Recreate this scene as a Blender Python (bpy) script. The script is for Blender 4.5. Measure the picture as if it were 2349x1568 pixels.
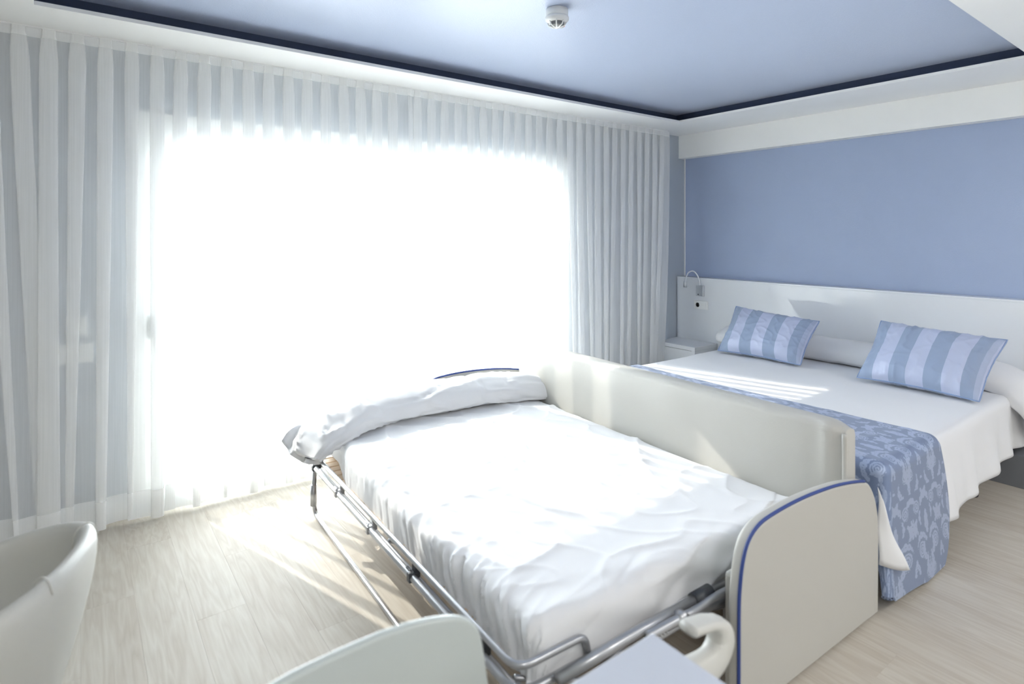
import bpy, bmesh, math, random
from mathutils import Vector, noise
from math import sin, cos, pi, radians, hypot, sqrt
random.seed(4)
for o in list(bpy.data.objects): bpy.data.objects.remove(o)
S = bpy.context.scene
COL = S.collection

# ------------------------------------------------------------------ camera
YAW = math.atan(1784.5/1334.0)
cd = bpy.data.cameras.new('camera'); cam = bpy.data.objects.new('camera', cd); COL.objects.link(cam)
cam.location = (0, 0, 1.5)
cam.rotation_euler = (pi/2, 0, YAW-pi/2)
cd.sensor_width = 36.0; cd.lens = 36.0*1334.0/2349.0; cd.shift_y = -247.0/2349.0
cd.clip_start = 0.05
cd.dof.use_dof = True; cd.dof.focus_distance = 4.2; cd.dof.aperture_fstop = 2.2
S.camera = cam
# ------------------------------------------------------------------ world, sun, exposure
W = bpy.data.worlds.new('world'); S.world = W; W.use_nodes = True
bg = W.node_tree.nodes['Background']; bg.inputs[0].default_value = (0.93, 0.965, 1, 1); bg.inputs[1].default_value = 8.6
sl = bpy.data.lights.new('sun', 'SUN'); sun = bpy.data.objects.new('sun', sl); COL.objects.link(sun)
sl.energy = 3.3; sl.angle = radians(0.53); sl.color = (1, 0.93, 0.83)
sd = Vector((0.30, -1.0, -math.tan(radians(33))*1.044))
sun.rotation_euler = sd.to_track_quat('-Z', 'Y').to_euler()
pl = bpy.data.lights.new('window_portal', 'AREA'); po = bpy.data.objects.new('window_portal', pl); COL.objects.link(po)
pl.shape = 'RECTANGLE'; pl.size = 3.1; pl.size_y = 2.1; po.location = (1.8, 3.95, 1.1)
po.rotation_euler = Vector((0, -1, 0)).to_track_quat('-Z', 'Y').to_euler(); pl.cycles.is_portal = True
for lx, ly in ((0.2, -1.0), (2.0, -1.0), (3.8, -1.0)):  # added fill lights behind the camera, only to brighten the room
    al = bpy.data.lights.new('added_fill_light', 'AREA'); ao = bpy.data.objects.new('added_fill_light', al); COL.objects.link(ao)
    al.shape = 'DISK'; al.size = 0.5; al.energy = 7; al.color = (1, 0.98, 0.95); ao.location = (lx, ly, 2.48)
S.view_settings.view_transform = 'Standard'; S.view_settings.look = 'None'
S.view_settings.gamma = 1.0; S.view_settings.use_curve_mapping = False
S.view_settings.exposure = 1.78
try:
    S.cycles.transparent_max_bounces = 32; S.cycles.max_bounces = 14; S.cycles.diffuse_bounces = 8; S.cycles.transmission_bounces = 12
except Exception: pass

# ------------------------------------------------------------------ materials
def mat(name, color, rough=0.5, metal=0.0, sheen=0.0, spec=None, bump=0.0, bscale=60.0, coat=0.0, vary=0.0, vscale=4.0, stretch=(1,1,1)):
    m = bpy.data.materials.new(name); m.use_nodes = True; nt = m.node_tree; b = nt.nodes['Principled BSDF']
    b.inputs['Base Color'].default_value = (*color, 1); b.inputs['Roughness'].default_value = rough; b.inputs['Metallic'].default_value = metal
    if sheen: b.inputs['Sheen Weight'].default_value = sheen
    if spec is not None: b.inputs['Specular IOR Level'].default_value = spec
    if coat: b.inputs['Coat Weight'].default_value = coat
    tc = nt.nodes.new('ShaderNodeTexCoord'); mp = nt.nodes.new('ShaderNodeMapping'); mp.inputs['Scale'].default_value = stretch
    nt.links.new(tc.outputs['Object'], mp.inputs[0])
    n = nt.nodes.new('ShaderNodeTexNoise'); n.inputs['Scale'].default_value = vscale; n.inputs['Detail'].default_value = 4
    nt.links.new(mp.outputs[0], n.inputs['Vector'])
    mx = nt.nodes.new('ShaderNodeMix'); mx.data_type = 'RGBA'
    v = max(vary, 0.015)
    mx.inputs['A'].default_value = (*[c*(1-v) for c in color], 1); mx.inputs['B'].default_value = (*[min(1, c*(1+v)) for c in color], 1)
    nt.links.new(n.outputs['Fac'], mx.inputs['Factor']); nt.links.new(mx.outputs['Result'], b.inputs['Base Color'])
    if bump:
        n2 = nt.nodes.new('ShaderNodeTexNoise'); n2.inputs['Scale'].default_value = bscale; n2.inputs['Detail'].default_value = 3
        nt.links.new(mp.outputs[0], n2.inputs['Vector'])
        bp = nt.nodes.new('ShaderNodeBump'); bp.inputs['Strength'].default_value = bump; bp.inputs['Distance'].default_value = 0.004
        nt.links.new(n2.outputs['Fac'], bp.inputs['Height']); nt.links.new(bp.outputs['Normal'], b.inputs['Normal'])
    return m

BLUE = (0.37, 0.44, 0.61)
M = {}
M['blue_wall'] = mat('blue_wallpaper', BLUE, 0.5, bump=0.25, bscale=180, spec=0.35)
M['blue_ceiling'] = mat('blue_ceiling_paper', BLUE, 0.36, bump=0.3, bscale=160, spec=1.0, sheen=0.4)
M['front_wall'] = mat('window_wall_paper', (0.41, 0.455, 0.515), 0.6, bump=0.25, bscale=180)
M['white'] = mat('white_plaster', (0.86, 0.86, 0.85), 0.7)
M['recess'] = mat('recess_shade_navy', (0.05, 0.07, 0.13), 0.7)  # shade inside the cove gap, put into the colour as dark navy
M['lacquer'] = mat('white_lacquer', (0.76, 0.78, 0.81), 0.06, spec=0.7)
M['laminate'] = mat('white_laminate', (0.52, 0.55, 0.62), 0.35)
M['frame'] = mat('window_frame_white', (0.84, 0.85, 0.84), 0.35)
M['leather'] = mat('cream_leatherette', (0.49, 0.48, 0.445), 0.42, bump=0.15, bscale=350)
M['leather_w'] = mat('white_leatherette', (0.56, 0.555, 0.52), 0.4, bump=0.1, bscale=350)
M['piping'] = mat('blue_piping', (0.03, 0.06, 0.24), 0.5)
M['linen'] = mat('white_cotton', (0.735, 0.74, 0.755), 0.85, sheen=0.1, bump=0.08, bscale=500)
M['steel'] = mat('grey_steel_tube', (0.43, 0.44, 0.46), 0.32, 0.75)
M['chrome'] = mat('brushed_chrome', (0.66, 0.68, 0.71), 0.3, 0.8)
M['black'] = mat('black_plastic', (0.035, 0.04, 0.05), 0.4)
M['slatwood'] = mat('beech_slat', (0.62, 0.47, 0.33), 0.5, vary=0.12, vscale=3, stretch=(1, 14, 14))
M['grey'] = mat('grey_board', (0.17, 0.18, 0.20), 0.6)
M['plastic'] = mat('white_plastic', (0.82, 0.83, 0.82), 0.3)
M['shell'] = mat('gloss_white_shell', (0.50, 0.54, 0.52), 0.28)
M['stone'] = mat('pale_terrace_stone', (0.55, 0.54, 0.5), 0.7)
M['red'] = mat('red_lamp', (0.6, 0.1, 0.06), 0.3)

def mat_floor():
    m = bpy.data.materials.new('oak_floor'); m.use_nodes = True; nt = m.node_tree; N = nt.nodes; Lk = nt.links; b = N['Principled BSDF']
    tc = N.new('ShaderNodeTexCoord'); oi = N.new('ShaderNodeObjectInfo')
    ad = N.new('ShaderNodeVectorMath'); ad.operation = 'ADD'
    cb = N.new('ShaderNodeCombineXYZ'); mu = N.new('ShaderNodeMath'); mu.operation = 'MULTIPLY'; mu.inputs[1].default_value = 40
    Lk.new(oi.outputs['Random'], mu.inputs[0]); Lk.new(mu.outputs[0], cb.inputs[0]); Lk.new(mu.outputs[0], cb.inputs[1])
    Lk.new(tc.outputs['Object'], ad.inputs[0]); Lk.new(cb.outputs[0], ad.inputs[1])
    mp = N.new('ShaderNodeMapping'); mp.inputs['Scale'].default_value = (9, 0.8, 1); Lk.new(ad.outputs[0], mp.inputs[0])
    n = N.new('ShaderNodeTexNoise'); n.inputs['Scale'].default_value = 1.6; n.inputs['Detail'].default_value = 3; n.inputs['Distortion'].default_value = 0.15
    Lk.new(mp.outputs[0], n.inputs['Vector'])
    # cathedral grain: contour rings of a stretched noise
    m2 = N.new('ShaderNodeMath'); m2.operation = 'MULTIPLY'; m2.inputs[1].default_value = 14; Lk.new(n.outputs['Fac'], m2.inputs[0])
    m3 = N.new('ShaderNodeMath'); m3.operation = 'PINGPONG'; m3.inputs[1].default_value = 1; Lk.new(m2.outputs[0], m3.inputs[0])
    mp2 = N.new('ShaderNodeMapping'); mp2.inputs['Scale'].default_value = (70, 2.2, 1); Lk.new(ad.outputs[0], mp2.inputs[0])
    n2 = N.new('ShaderNodeTexNoise'); n2.inputs['Scale'].default_value = 1.5; n2.inputs['Detail'].default_value = 4; Lk.new(mp2.outputs[0], n2.inputs['Vector'])
    mx = N.new('ShaderNodeMix'); mx.inputs['Factor'].default_value = 0.6; Lk.new(m3.outputs[0], mx.inputs['A']); Lk.new(n2.outputs['Fac'], mx.inputs['B'])
    mp3 = N.new('ShaderNodeMapping'); mp3.inputs['Scale'].default_value = (6, 0.7, 1); Lk.new(ad.outputs[0], mp3.inputs[0])
    n3 = N.new('ShaderNodeTexNoise'); n3.inputs['Scale'].default_value = 1.2; Lk.new(mp3.outputs[0], n3.inputs['Vector'])
    mx2 = N.new('ShaderNodeMix'); mx2.inputs['Factor'].default_value = 0.45; Lk.new(mx.outputs['Result'], mx2.inputs['A']); Lk.new(n3.outputs['Fac'], mx2.inputs['B'])
    mr = N.new('ShaderNodeMath'); mr.operation = 'MULTIPLY_ADD'; mr.inputs[1].default_value = 0.08; Lk.new(oi.outputs['Random'], mr.inputs[0]); Lk.new(mx2.outputs['Result'], mr.inputs[2])
    cr = N.new('ShaderNodeValToRGB'); cr.color_ramp.elements[0].position = 0.28; cr.color_ramp.elements[0].color = (0.42, 0.37, 0.31, 1)
    cr.color_ramp.elements[1].position = 0.82; cr.color_ramp.elements[1].color = (0.57, 0.54, 0.48, 1)
    Lk.new(mr.outputs[0], cr.inputs[0]); Lk.new(cr.outputs[0], b.inputs['Base Color'])
    b.inputs['Roughness'].default_value = 0.6; b.inputs['Specular IOR Level'].default_value = 0.3
    bp = N.new('ShaderNodeBump'); bp.inputs['Strength'].default_value = 0.12; bp.inputs['Distance'].default_value = 0.002
    Lk.new(n2.outputs['Fac'], bp.inputs['Height']); Lk.new(bp.outputs['Normal'], b.inputs['Normal'])
    return m
M['floor'] = mat_floor()

def mat_sheer(name, transp, attr=False):
    m = bpy.data.materials.new(name); m.use_nodes = True; nt = m.node_tree; N = nt.nodes; Lk = nt.links
    N.remove(N['Principled BSDF']); out = N['Material Output']
    d = N.new('ShaderNodeBsdfDiffuse'); d.inputs[0].default_value = (0.95, 0.955, 0.95, 1)
    t = N.new('ShaderNodeBsdfTranslucent'); t.inputs[0].default_value = (0.95, 0.955, 0.95, 1)
    tr = N.new('ShaderNodeBsdfTransparent')
    a = N.new('ShaderNodeMixShader'); a.inputs[0].default_value = 0.2
    Lk.new(d.outputs[0], a.inputs[1]); Lk.new(t.outputs[0], a.inputs[2])
    c = N.new('ShaderNodeMixShader'); c.inputs[0].default_value = transp
    # woven voile: fine vertical thread variation
    tc = N.new('ShaderNodeTexCoord'); mp = N.new('ShaderNodeMapping'); mp.inputs['Scale'].default_value = (160, 160, 1.2)
    n = N.new('ShaderNodeTexNoise'); n.inputs['Scale'].default_value = 1.0; Lk.new(tc.outputs['Object'], mp.inputs[0]); Lk.new(mp.outputs[0], n.inputs['Vector'])
    ma = N.new('ShaderNodeMath'); ma.operation = 'MULTIPLY_ADD'; ma.inputs[1].default_value = 0.10; ma.inputs[2].default_value = transp-0.05
    Lk.new(n.outputs['Fac'], ma.inputs[0]); Lk.new(ma.outputs[0], c.inputs[0])
    Lk.new(a.outputs[0], c.inputs[1]); Lk.new(tr.outputs[0], c.inputs[2]); Lk.new(c.outputs[0], out.inputs[0])
    return m
M['sheer'] = mat_sheer('white_voile', 0.5)
M['hem'] = mat_sheer('white_voile_doubled', 0.16)

def mat_glass():
    m = bpy.data.materials.new('window_glass'); m.use_nodes = True; nt = m.node_tree; N = nt.nodes; Lk = nt.links
    N.remove(N['Principled BSDF']); out = N['Material Output']
    g = N.new('ShaderNodeBsdfGlossy'); g.inputs['Roughness'].default_value = 0.02; tr = N.new('ShaderNodeBsdfTransparent')
    tr.inputs[0].default_value = (0.95, 0.97, 0.97, 1)
    fr = N.new('ShaderNodeFresnel'); fr.inputs[0].default_value = 1.45; c = N.new('ShaderNodeMixShader')
    Lk.new(fr.outputs[0], c.inputs[0]); Lk.new(tr.outputs[0], c.inputs[1]); Lk.new(g.outputs[0], c.inputs[2]); Lk.new(c.outputs[0], out.inputs[0])
    return m
M['glass'] = mat_glass()

def mat_attr(name, attr, c0, c1, r0, r1, sheen=0.0, m0=0.0, m1=0.0):
    m = bpy.data.materials.new(name); m.use_nodes = True; nt = m.node_tree; N = nt.nodes; Lk = nt.links; b = N['Principled BSDF']
    a = N.new('ShaderNodeAttribute'); a.attribute_name = attr
    st = N.new('ShaderNodeMapRange'); st.inputs['From Min'].default_value = 0.4; st.inputs['From Max'].default_value = 0.6; Lk.new(a.outputs['Fac'], st.inputs['Value'])
    mx = N.new('ShaderNodeMix'); mx.data_type = 'RGBA'; mx.inputs['A'].default_value = (*c0, 1); mx.inputs['B'].default_value = (*c1, 1)
    Lk.new(st.outputs[0], mx.inputs['Factor']); Lk.new(mx.outputs['Result'], b.inputs['Base Color'])
    rr = N.new('ShaderNodeMapRange'); rr.inputs['From Min'].default_value = 0; rr.inputs['From Max'].default_value = 1
    rr.inputs['To Min'].default_value = r0; rr.inputs['To Max'].default_value = r1; Lk.new(st.outputs[0], rr.inputs['Value']); Lk.new(rr.outputs[0], b.inputs['Roughness'])
    if m1 or m0:
        r2 = N.new('ShaderNodeMapRange'); r2.inputs['To Min'].default_value = m0; r2.inputs['To Max'].default_value = m1
        Lk.new(st.outputs[0], r2.inputs['Value']); Lk.new(r2.outputs[0], b.inputs['Metallic'])
    if sheen: b.inputs['Sheen Weight'].default_value = sheen
    tc = N.new('ShaderNodeTexCoord'); n = N.new('ShaderNodeTexNoise'); n.inputs['Scale'].default_value = 420; Lk.new(tc.outputs['Object'], n.inputs['Vector'])
    bp = N.new('ShaderNodeBump'); bp.inputs['Strength'].default_value = 0.1; bp.inputs['Distance'].default_value = 0.001
    Lk.new(n.outputs['Fac'], bp.inputs['Height']); Lk.new(bp.outputs['Normal'], b.inputs['Normal'])
    return m
M['damask'] = mat_attr('blue_damask', 'pattern', (0.18, 0.235, 0.37), (0.33, 0.40, 0.56), 0.5, 0.42, 0.25, 0.25, 0.2)
M['satin'] = mat_attr('striped_satin', 'pattern', (0.27, 0.34, 0.48), (0.46, 0.51, 0.67), 0.65, 0.56, 0.2, 0.0, 0.15)

# ------------------------------------------------------------------ helpers
def link(name, me, m=None, parent=None, smooth=False):
    o = bpy.data.objects.new(name, me); COL.objects.link(o)
    if m is not None: me.materials.append(m)
    if smooth:
        for p in me.polygons: p.use_smooth = True
    if parent is not None: o.parent = parent
    return o
def obj(name, bm, m, parent=None, smooth=False, rn=True):
    if rn: bmesh.ops.recalc_face_normals(bm, faces=bm.faces)
    me = bpy.data.meshes.new(name); bm.to_mesh(me); bm.free()
    return link(name, me, m, parent, smooth)
def tag(o, label=None, cat=None, group=None, kind=None):
    if label: o['label'] = label
    if cat: o['category'] = cat
    if group: o['group'] = group
    if kind: o['kind'] = kind
    return o
def empty(name, loc=(0, 0, 0), rz=0.0, label=None, cat=None, group=None, kind=None):
    o = bpy.data.objects.new(name, None); COL.objects.link(o); o.location = loc; o.rotation_euler = (0, 0, rz); o.empty_display_size = 0.1
    return tag(o, label, cat, group, kind)
def add_box(bm, x0, x1, y0, y1, z0, z1, bevel=0.0, seg=2):
    r = bmesh.ops.create_cube(bm, size=1); vs = r['verts']
    for v in vs: v.co = Vector(((x0+x1)/2+v.co.x*(x1-x0), (y0+y1)/2+v.co.y*(y1-y0), (z0+z1)/2+v.co.z*(z1-z0)))
    if bevel:
        es = {e for v in vs for e in v.link_edges}
        bmesh.ops.bevel(bm, geom=list(es), offset=bevel, segments=seg, affect='EDGES', profile=0.5)
    return vs
def box(name, x0, x1, y0, y1, z0, z1, m, parent=None, bevel=0.0, seg=2):
    bm = bmesh.new(); add_box(bm, x0, x1, y0, y1, z0, z1, bevel, seg); return obj(name, bm, m, parent)
def smooth_path(pts, n=6):
    P = [Vector(p) for p in pts]; out = []
    for i in range(len(P)-1):
        p0 = P[i-1] if i else P[0]*2-P[1]; p1 = P[i]; p2 = P[i+1]; p3 = P[i+2] if i+2 < len(P) else P[i+1]*2-P[i]
        for k in range(n):
            t = k/n
            out.append(0.5*((2*p1)+(p2-p0)*t+(2*p0-5*p1+4*p2-p3)*t*t+(3*p1-p0-3*p2+p3)*t**3))
    out.append(P[-1]); return out
def fillet(pts, r, n=5):
    P = [Vector(p) for p in pts]; out = [P[0]]
    for i in range(1, len(P)-1):
        a = (P[i-1]-P[i]); b = (P[i+1]-P[i]); ra = min(r, a.length*0.48, b.length*0.48)
        A = P[i]+a.normalized()*ra; B = P[i]+b.normalized()*ra
        for k in range(n+1):
            t = k/n; out.append(A*(1-t)**2+P[i]*2*t*(1-t)+B*t*t)
    out.append(P[-1]); return out
def add_tube(bm, pts, r, n=10, cap=True):
    P = [Vector(p) for p in pts]; rings = []; prev = None
    for i, p in enumerate(P):
        d = (P[min(i+1, len(P)-1)]-P[max(i-1, 0)]).normalized()
        if prev is None:
            u = d.cross(Vector((0, 0, 1)))
            if u.length < 1e-3: u = d.cross(Vector((1, 0, 0)))
        else: u = prev-d*prev.dot(d)
        u.normalize(); prev = u; v = d.cross(u)
        rr = r(i/(len(P)-1)) if callable(r) else r
        rings.append([bm.verts.new(p+u*cos(2*pi*k/n)*rr+v*sin(2*pi*k/n)*rr) for k in range(n)])
    for a, b in zip(rings, rings[1:]):
        for k in range(n): bm.faces.new((a[k], a[(k+1) % n], b[(k+1) % n], b[k]))
    if cap: bm.faces.new(rings[0][::-1]); bm.faces.new(rings[-1])
def tube(name, pts, r, m, parent=None, n=10):
    bm = bmesh.new(); add_tube(bm, pts, r, n); return obj(name, bm, m, parent, True)
def add_lathe(bm, prof, n=28, c=(0, 0, 0)):
    rings = []
    for r, z in prof:
        rings.append([bm.verts.new((c[0]+r*cos(2*pi*k/n), c[1]+r*sin(2*pi*k/n), c[2]+z)) for k in range(n)])
    for a, b in zip(rings, rings[1:]):
        for k in range(n): bm.faces.new((a[k], a[(k+1) % n], b[(k+1) % n], b[k]))
    bm.faces.new(rings[0][::-1]); bm.faces.new(rings[-1])
def lathe(name, prof, m, parent=None, c=(0, 0, 0), n=28, smooth=True):
    bm = bmesh.new(); add_lathe(bm, prof, n, c); return obj(name, bm, m, parent, smooth)
def prism_xz(bm, outline, y0, y1, bevel=0.0, seg=3):
    a = [bm.verts.new((x, y0, z)) for x, z in outline]; b = [bm.verts.new((x, y1, z)) for x, z in outline]
    f0 = bm.faces.new(a); f1 = bm.faces.new(b[::-1]); n = len(a)
    for i in range(n): bm.faces.new((a[i], b[i], b[(i+1) % n], a[(i+1) % n]))
    bmesh.ops.recalc_face_normals(bm, faces=bm.faces)
    if bevel:
        es = [e for e in list(f0.edges)+list(f1.edges)]
        bmesh.ops.bevel(bm, geom=es, offset=bevel, segments=seg, affect='EDGES', profile=0.5)
def grid_mesh(name, G, m, parent=None, attr=None, thick=0.0, keep=None):
    """G: rows of points; attr: rows of floats stored as 'pattern'"""
    nr = len(G); nc = len(G[0]); vs = [tuple(p) for row in G for p in row]
    fs = [(i*nc+j, i*nc+j+1, (i+1)*nc+j+1, (i+1)*nc+j) for i in range(nr-1) for j in range(nc-1) if keep is None or keep(i, j)]
    me = bpy.data.meshes.new(name); me.from_pydata(vs, [], fs); me.update()
    if attr is not None:
        a = me.attributes.new('pattern', 'FLOAT', 'POINT'); a.data.foreach_set('value', [v for row in attr for v in row])
    o = link(name, me, m, parent, True)
    if thick:
        s = o.modifiers.new('thickness', 'SOLIDIFY'); s.thickness = thick; s.offset = -1
    return o
def nz(x, y, z=0.0): return noise.noise(Vector((x, y, z)))
def ridge(x, y, z=0.0, sharp=6.0):
    return math.exp(-sharp*abs(nz(x, y, z)))
def frange(a, b, step):
    n = max(1, int(round((b-a)/step))); return [a+(b-a)*i/n for i in range(n+1)]

# ------------------------------------------------------------------ the room
XH, YW = 4.97, 3.703          # headboard wall, window wall
XL, YB = -2.6, -2.4
ZS, ZC = 2.49, 2.585          # soffit underside, recessed ceiling
WX0, WX1, WZ0, WZ1 = 0.233, 3.38, 0.05, 2.163
fl = box('floor', XL-.15, XH+.15, YB-.15, YW+.2, -0.12, -0.012, M['grey']); tag(fl, kind='structure')
def plank_mesh():
    bm = bmesh.new(); add_box(bm, 0.0001, 0.1799, 0.0001, 1.1999, -0.012, 0, 0.0004, 1)
    bmesh.ops.recalc_face_normals(bm, faces=bm.faces)
    me = bpy.data.meshes.new('plank'); bm.to_mesh(me); bm.free(); me.materials.append(M['floor']); return me
pm = plank_mesh()
ix = 0; x = -1.07
while x < XH-0.19:
    y0 = -0.9+((ix*0.43) % 1.2)-1.2
    while y0 < YW:
        if y0+1.2 > -0.4 and y0+1.2 <= YW+0.001 and not (x < -0.3 and y0+1.2 < 0.8):
            p = bpy.data.objects.new('plank', pm); COL.objects.link(p); p.parent = fl; p.location = (x, y0, 0)
        elif y0+1.2 > YW and y0 < YW-0.02:
            p = bpy.data.objects.new('plank', pm); COL.objects.link(p); p.parent = fl; p.location = (x, y0, 0); p.scale = (1, (YW-y0)/1.2, 1)
        y0 += 1.2
    x += 0.18; ix += 1
# plain laminate beyond what the camera can see
for nm, a in (('floor_rest', (XL, -1.07, YB, YW)), ('floor_rest', (-1.07, XH, YB, -1.3))):
    o = box(nm, a[0], a[1], a[2], a[3], -0.012, 0.0, M['floor'], fl)
tag(box('wall_right', XH, XH+.15, YB-.15, YW+.2, 0, 2.95, M['blue_wall']), kind='structure')
tag(box('wall_left', XL-.15, XL, YB-.15, YW+.2, 0, 2.95, M['white']), kind='structure')
tag(box('wall_back', XL, XH, YB-.15, YB, 0, 2.95, M['white']), kind='structure')
bm = bmesh.new()
YO = YW+0.2
for a in ((XL, WX0, 0, 2.95), (WX1, XH, 0, 2.95), (WX0, WX1, WZ1, 2.95), (WX0, WX1, 0, WZ0)):
    add_box(bm, a[0], a[1], YW, YO, a[2], a[3])
tag(obj('wall_front', bm, M['front_wall']), kind='structure')
for k, (x0, x1) in enumerate(((XL, WX0), (WX1, 4.6))):
    tag(box('baseboard_front', x0, x1, YW-.012, YW, 0.004, 0.085, M['frame'], None, 0.003), kind='structure')
tag(box('trim_1', XH-.008, XH, YW-.012, YW, 1.076, 2.263, M['frame']), kind='structure')
tag(box('trim_2', 4.555, 4.665, YW-.035, YW, 0.0, 2.262, M['front_wall'], None, 0.004), kind='structure')

# dropped white border with a shadow gap round the blue field
CX0, CX1, CY0, CY1 = -0.15, 4.275, 0.865, 3.243
tag(box('ceiling', XL, XH, YB, YW, ZC, 2.95, M['blue_ceiling']), kind='structure')
bm = bmesh.new()
G = 0.12
lip = 0.018
for a in ((XL, XH, CY1, YW), (XL, XH, YB, CY0), (XL, CX0, CY0, CY1), (CX1, XH, CY0, CY1)):
    add_box(bm, a[0], a[1], a[2], a[3], ZS, ZS+lip)
sf = obj('trim_3', bm, M['white']); tag(sf, kind='structure')
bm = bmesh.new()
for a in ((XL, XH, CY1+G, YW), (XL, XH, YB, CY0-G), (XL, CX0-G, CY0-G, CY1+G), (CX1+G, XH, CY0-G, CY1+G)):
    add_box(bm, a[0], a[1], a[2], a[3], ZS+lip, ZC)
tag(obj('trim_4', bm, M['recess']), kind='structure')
tag(box('trim_5', 4.872, XH, YB, YW, 2.263, ZS, M['white'], None, 0.002), kind='structure')

# window: two big sliding lights in a broad white frame, floor to lintel
wn = empty('window_1', (0, 0, 0), kind='structure')
FY0, FY1 = YW+.0, YW+.07
bm = bmesh.new()
add_box(bm, WX0, WX1, FY0, FY1, 2.045, WZ1, 0.003)
add_box(bm, WX0, WX1, FY0, FY1, WZ0, 0.09, 0.003)
add_box(bm, WX0, 0.30, FY0, FY1, 0.09, 2.045, 0.003); add_box(bm, 3.31, WX1, FY0, FY1, 0.09, 2.045, 0.003)
obj('outer_frame', bm, M['frame'], wn)
def sash(x0, x1, gx0, gx1, y0, y1, zt):
    bm = bmesh.new()
    add_box(bm, x0, gx0, y0, y1, 0.09, 2.045, 0.003); add_box(bm, gx1, x1, y0, y1, 0.09, 2.045, 0.003)
    add_box(bm, gx0, gx1, y0, y1, zt, 2.045, 0.003); add_box(bm, gx0, gx1, y0, y1, 0.09, 0.14, 0.003)
    s = obj('sash', bm, M['frame'], wn)
    box('pane', gx0-.005, gx1+.005, (y0+y1)/2-.003, (y0+y1)/2+.003, 0.135, zt+.005, M['glass'], s)
    return s
s1 = sash(0.30, 1.86, 0.433, 1.755, YW+.01, YW+.045, 1.962)
s2 = sash(1.83, 3.31, 1.929, 3.14, YW+.05, YW+.085, 1.965)
bm = bmesh.new(); add_box(bm, 0.318, 0.352, YW-.012, YW+.01, 0.93, 1.06, 0.004); add_tube(bm, fillet([(0.335, YW-.01, 1.035), (0.335, YW-.05, 1.035), (0.335, YW-.05, 0.90)], .015), 0.009)
obj('handle', bm, M['steel'], s1)
tag(box('balcony_slab', -1.5, 5.5, YO, YO+2.2, -0.2, -0.04, M['stone']), kind='structure')

# ------------------------------------------------------------------ sheer curtains
def curtain(xa, xb, p, zb, ztop, seed, label, wide, endpull=0.0):
    root = empty('sheer_curtain', (xa, 3.585, 0), 0, label, 'curtain', 'sheer curtains in front of the window wall')
    n = int(round((xb-xa)/p)); per = 18; ncol = n*per+1
    zs = [ztop, ztop-.012, ztop-.028, ztop-.045]+[ztop-.06-(ztop-.06-.2)*(k/26)**1.0 for k in range(1, 27)]+[0.16, 0.12, 0.08, 0.045, 0.02]
    zs = [z for z in zs]
    rnd = random.Random(seed); ph = [rnd.uniform(-.5, .5) for _ in range(n+2)]; am = [rnd.uniform(.75, 1.2) for _ in range(n+2)]
    G = []
    for z in zs:
        h = max(0.0, min(1.0, (ztop-.03-z)/0.05)); dn = max(0, min(1, (ztop-z)/2.4)); row = []
        for j in range(ncol):
            s = j/(ncol-1)*(xb-xa); q = s/p; k = int(q); fr = q-k
            A = am[min(k, n)]*(1-fr)+am[min(k+1, n)]*fr; P = ph[min(k, n)]*(1-fr)+ph[min(k+1, n)]*fr
            t = 2*pi*q
            top_a = 0.46*p+h*0.09*p*A
            lowx = dn**1.1*wide*(nz(s*2.3, 3.1, seed)*0.17+nz(s*5.1, 7.7, seed)*0.05)
            edge = min(1, s/0.12, (xb-xa-s)/0.12)
            ax = top_a*(1-0.25*dn)*sin(t+P*dn*1.5)
            ay = (0.006+h*0.009*A)*cos(t+P*dn*1.5)*(1-0.2*dn)+dn*0.05*nz(s*4.0, z*0.4, seed+5)+dn*0.02*sin(t*0.5+P*3)
            px = s+ax+lowx*max(0, edge)
            if endpull and s > (xb-xa)*0.7: px -= endpull*((s/(xb-xa)-.7)/.3)*dn**1.5
            zz = z+(0.012*nz(s*5, 1, seed) if z < 0.1 else 0)
            row.append((px, ay, zz))
        G.append(row)
    lo = next(i for i, z in enumerate(zs) if z <= 0.165)
    grid_mesh('heading_tape', G[:4], M['hem'], root)
    grid_mesh('voile', G[3:lo+1], M['sheer'], root)
    grid_mesh('hem', G[lo:], M['hem'], root)
    return root
curtain(-0.95, 1.795, 0.112, 0.02, ZS-.004, 3, 'sheer white curtain over the left half of the window, nearer the tub chair', 1.0)
curtain(1.815, 4.535, 0.108, 0.02, ZS-.004, 8, 'sheer white curtain over the right half of the window, ending by the bedside table', 0.6, 0.12)
tag(box('curtain_rail', -1.0, 4.54, 3.577, 3.593, ZS-.006, ZS, M['frame']), 'slim white ceiling rail carrying the two sheer curtains', 'rail')

# switch plates behind the left curtain
def plate(x0, x1, z0, z1, n, label):
    r = empty('switch_plate', ((x0+x1)/2, YW, (z0+z1)/2), 0, label, 'switch', None)
    w = (x1-x0)/2; h = (z1-z0)/2
    box('cover', -w, w, -.009, 0, -h, h, M['plastic'], r, 0.002)
    for k in range(n):
        a = -w+.012+k*(2*w-.024)/n; box('rocker', a+.002, a+(2*w-.024)/n-.002, -.013, -.007, -h+.013, h-.013, M['plastic'], r, 0.001)
plate(-.048, .04, .98, 1.075, 1, 'single white switch plate behind the sheer curtain, upper of the two')
plate(-.10, .065, .845, .94, 2, 'double white switch plate behind the sheer curtain, lower of the two')

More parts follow.
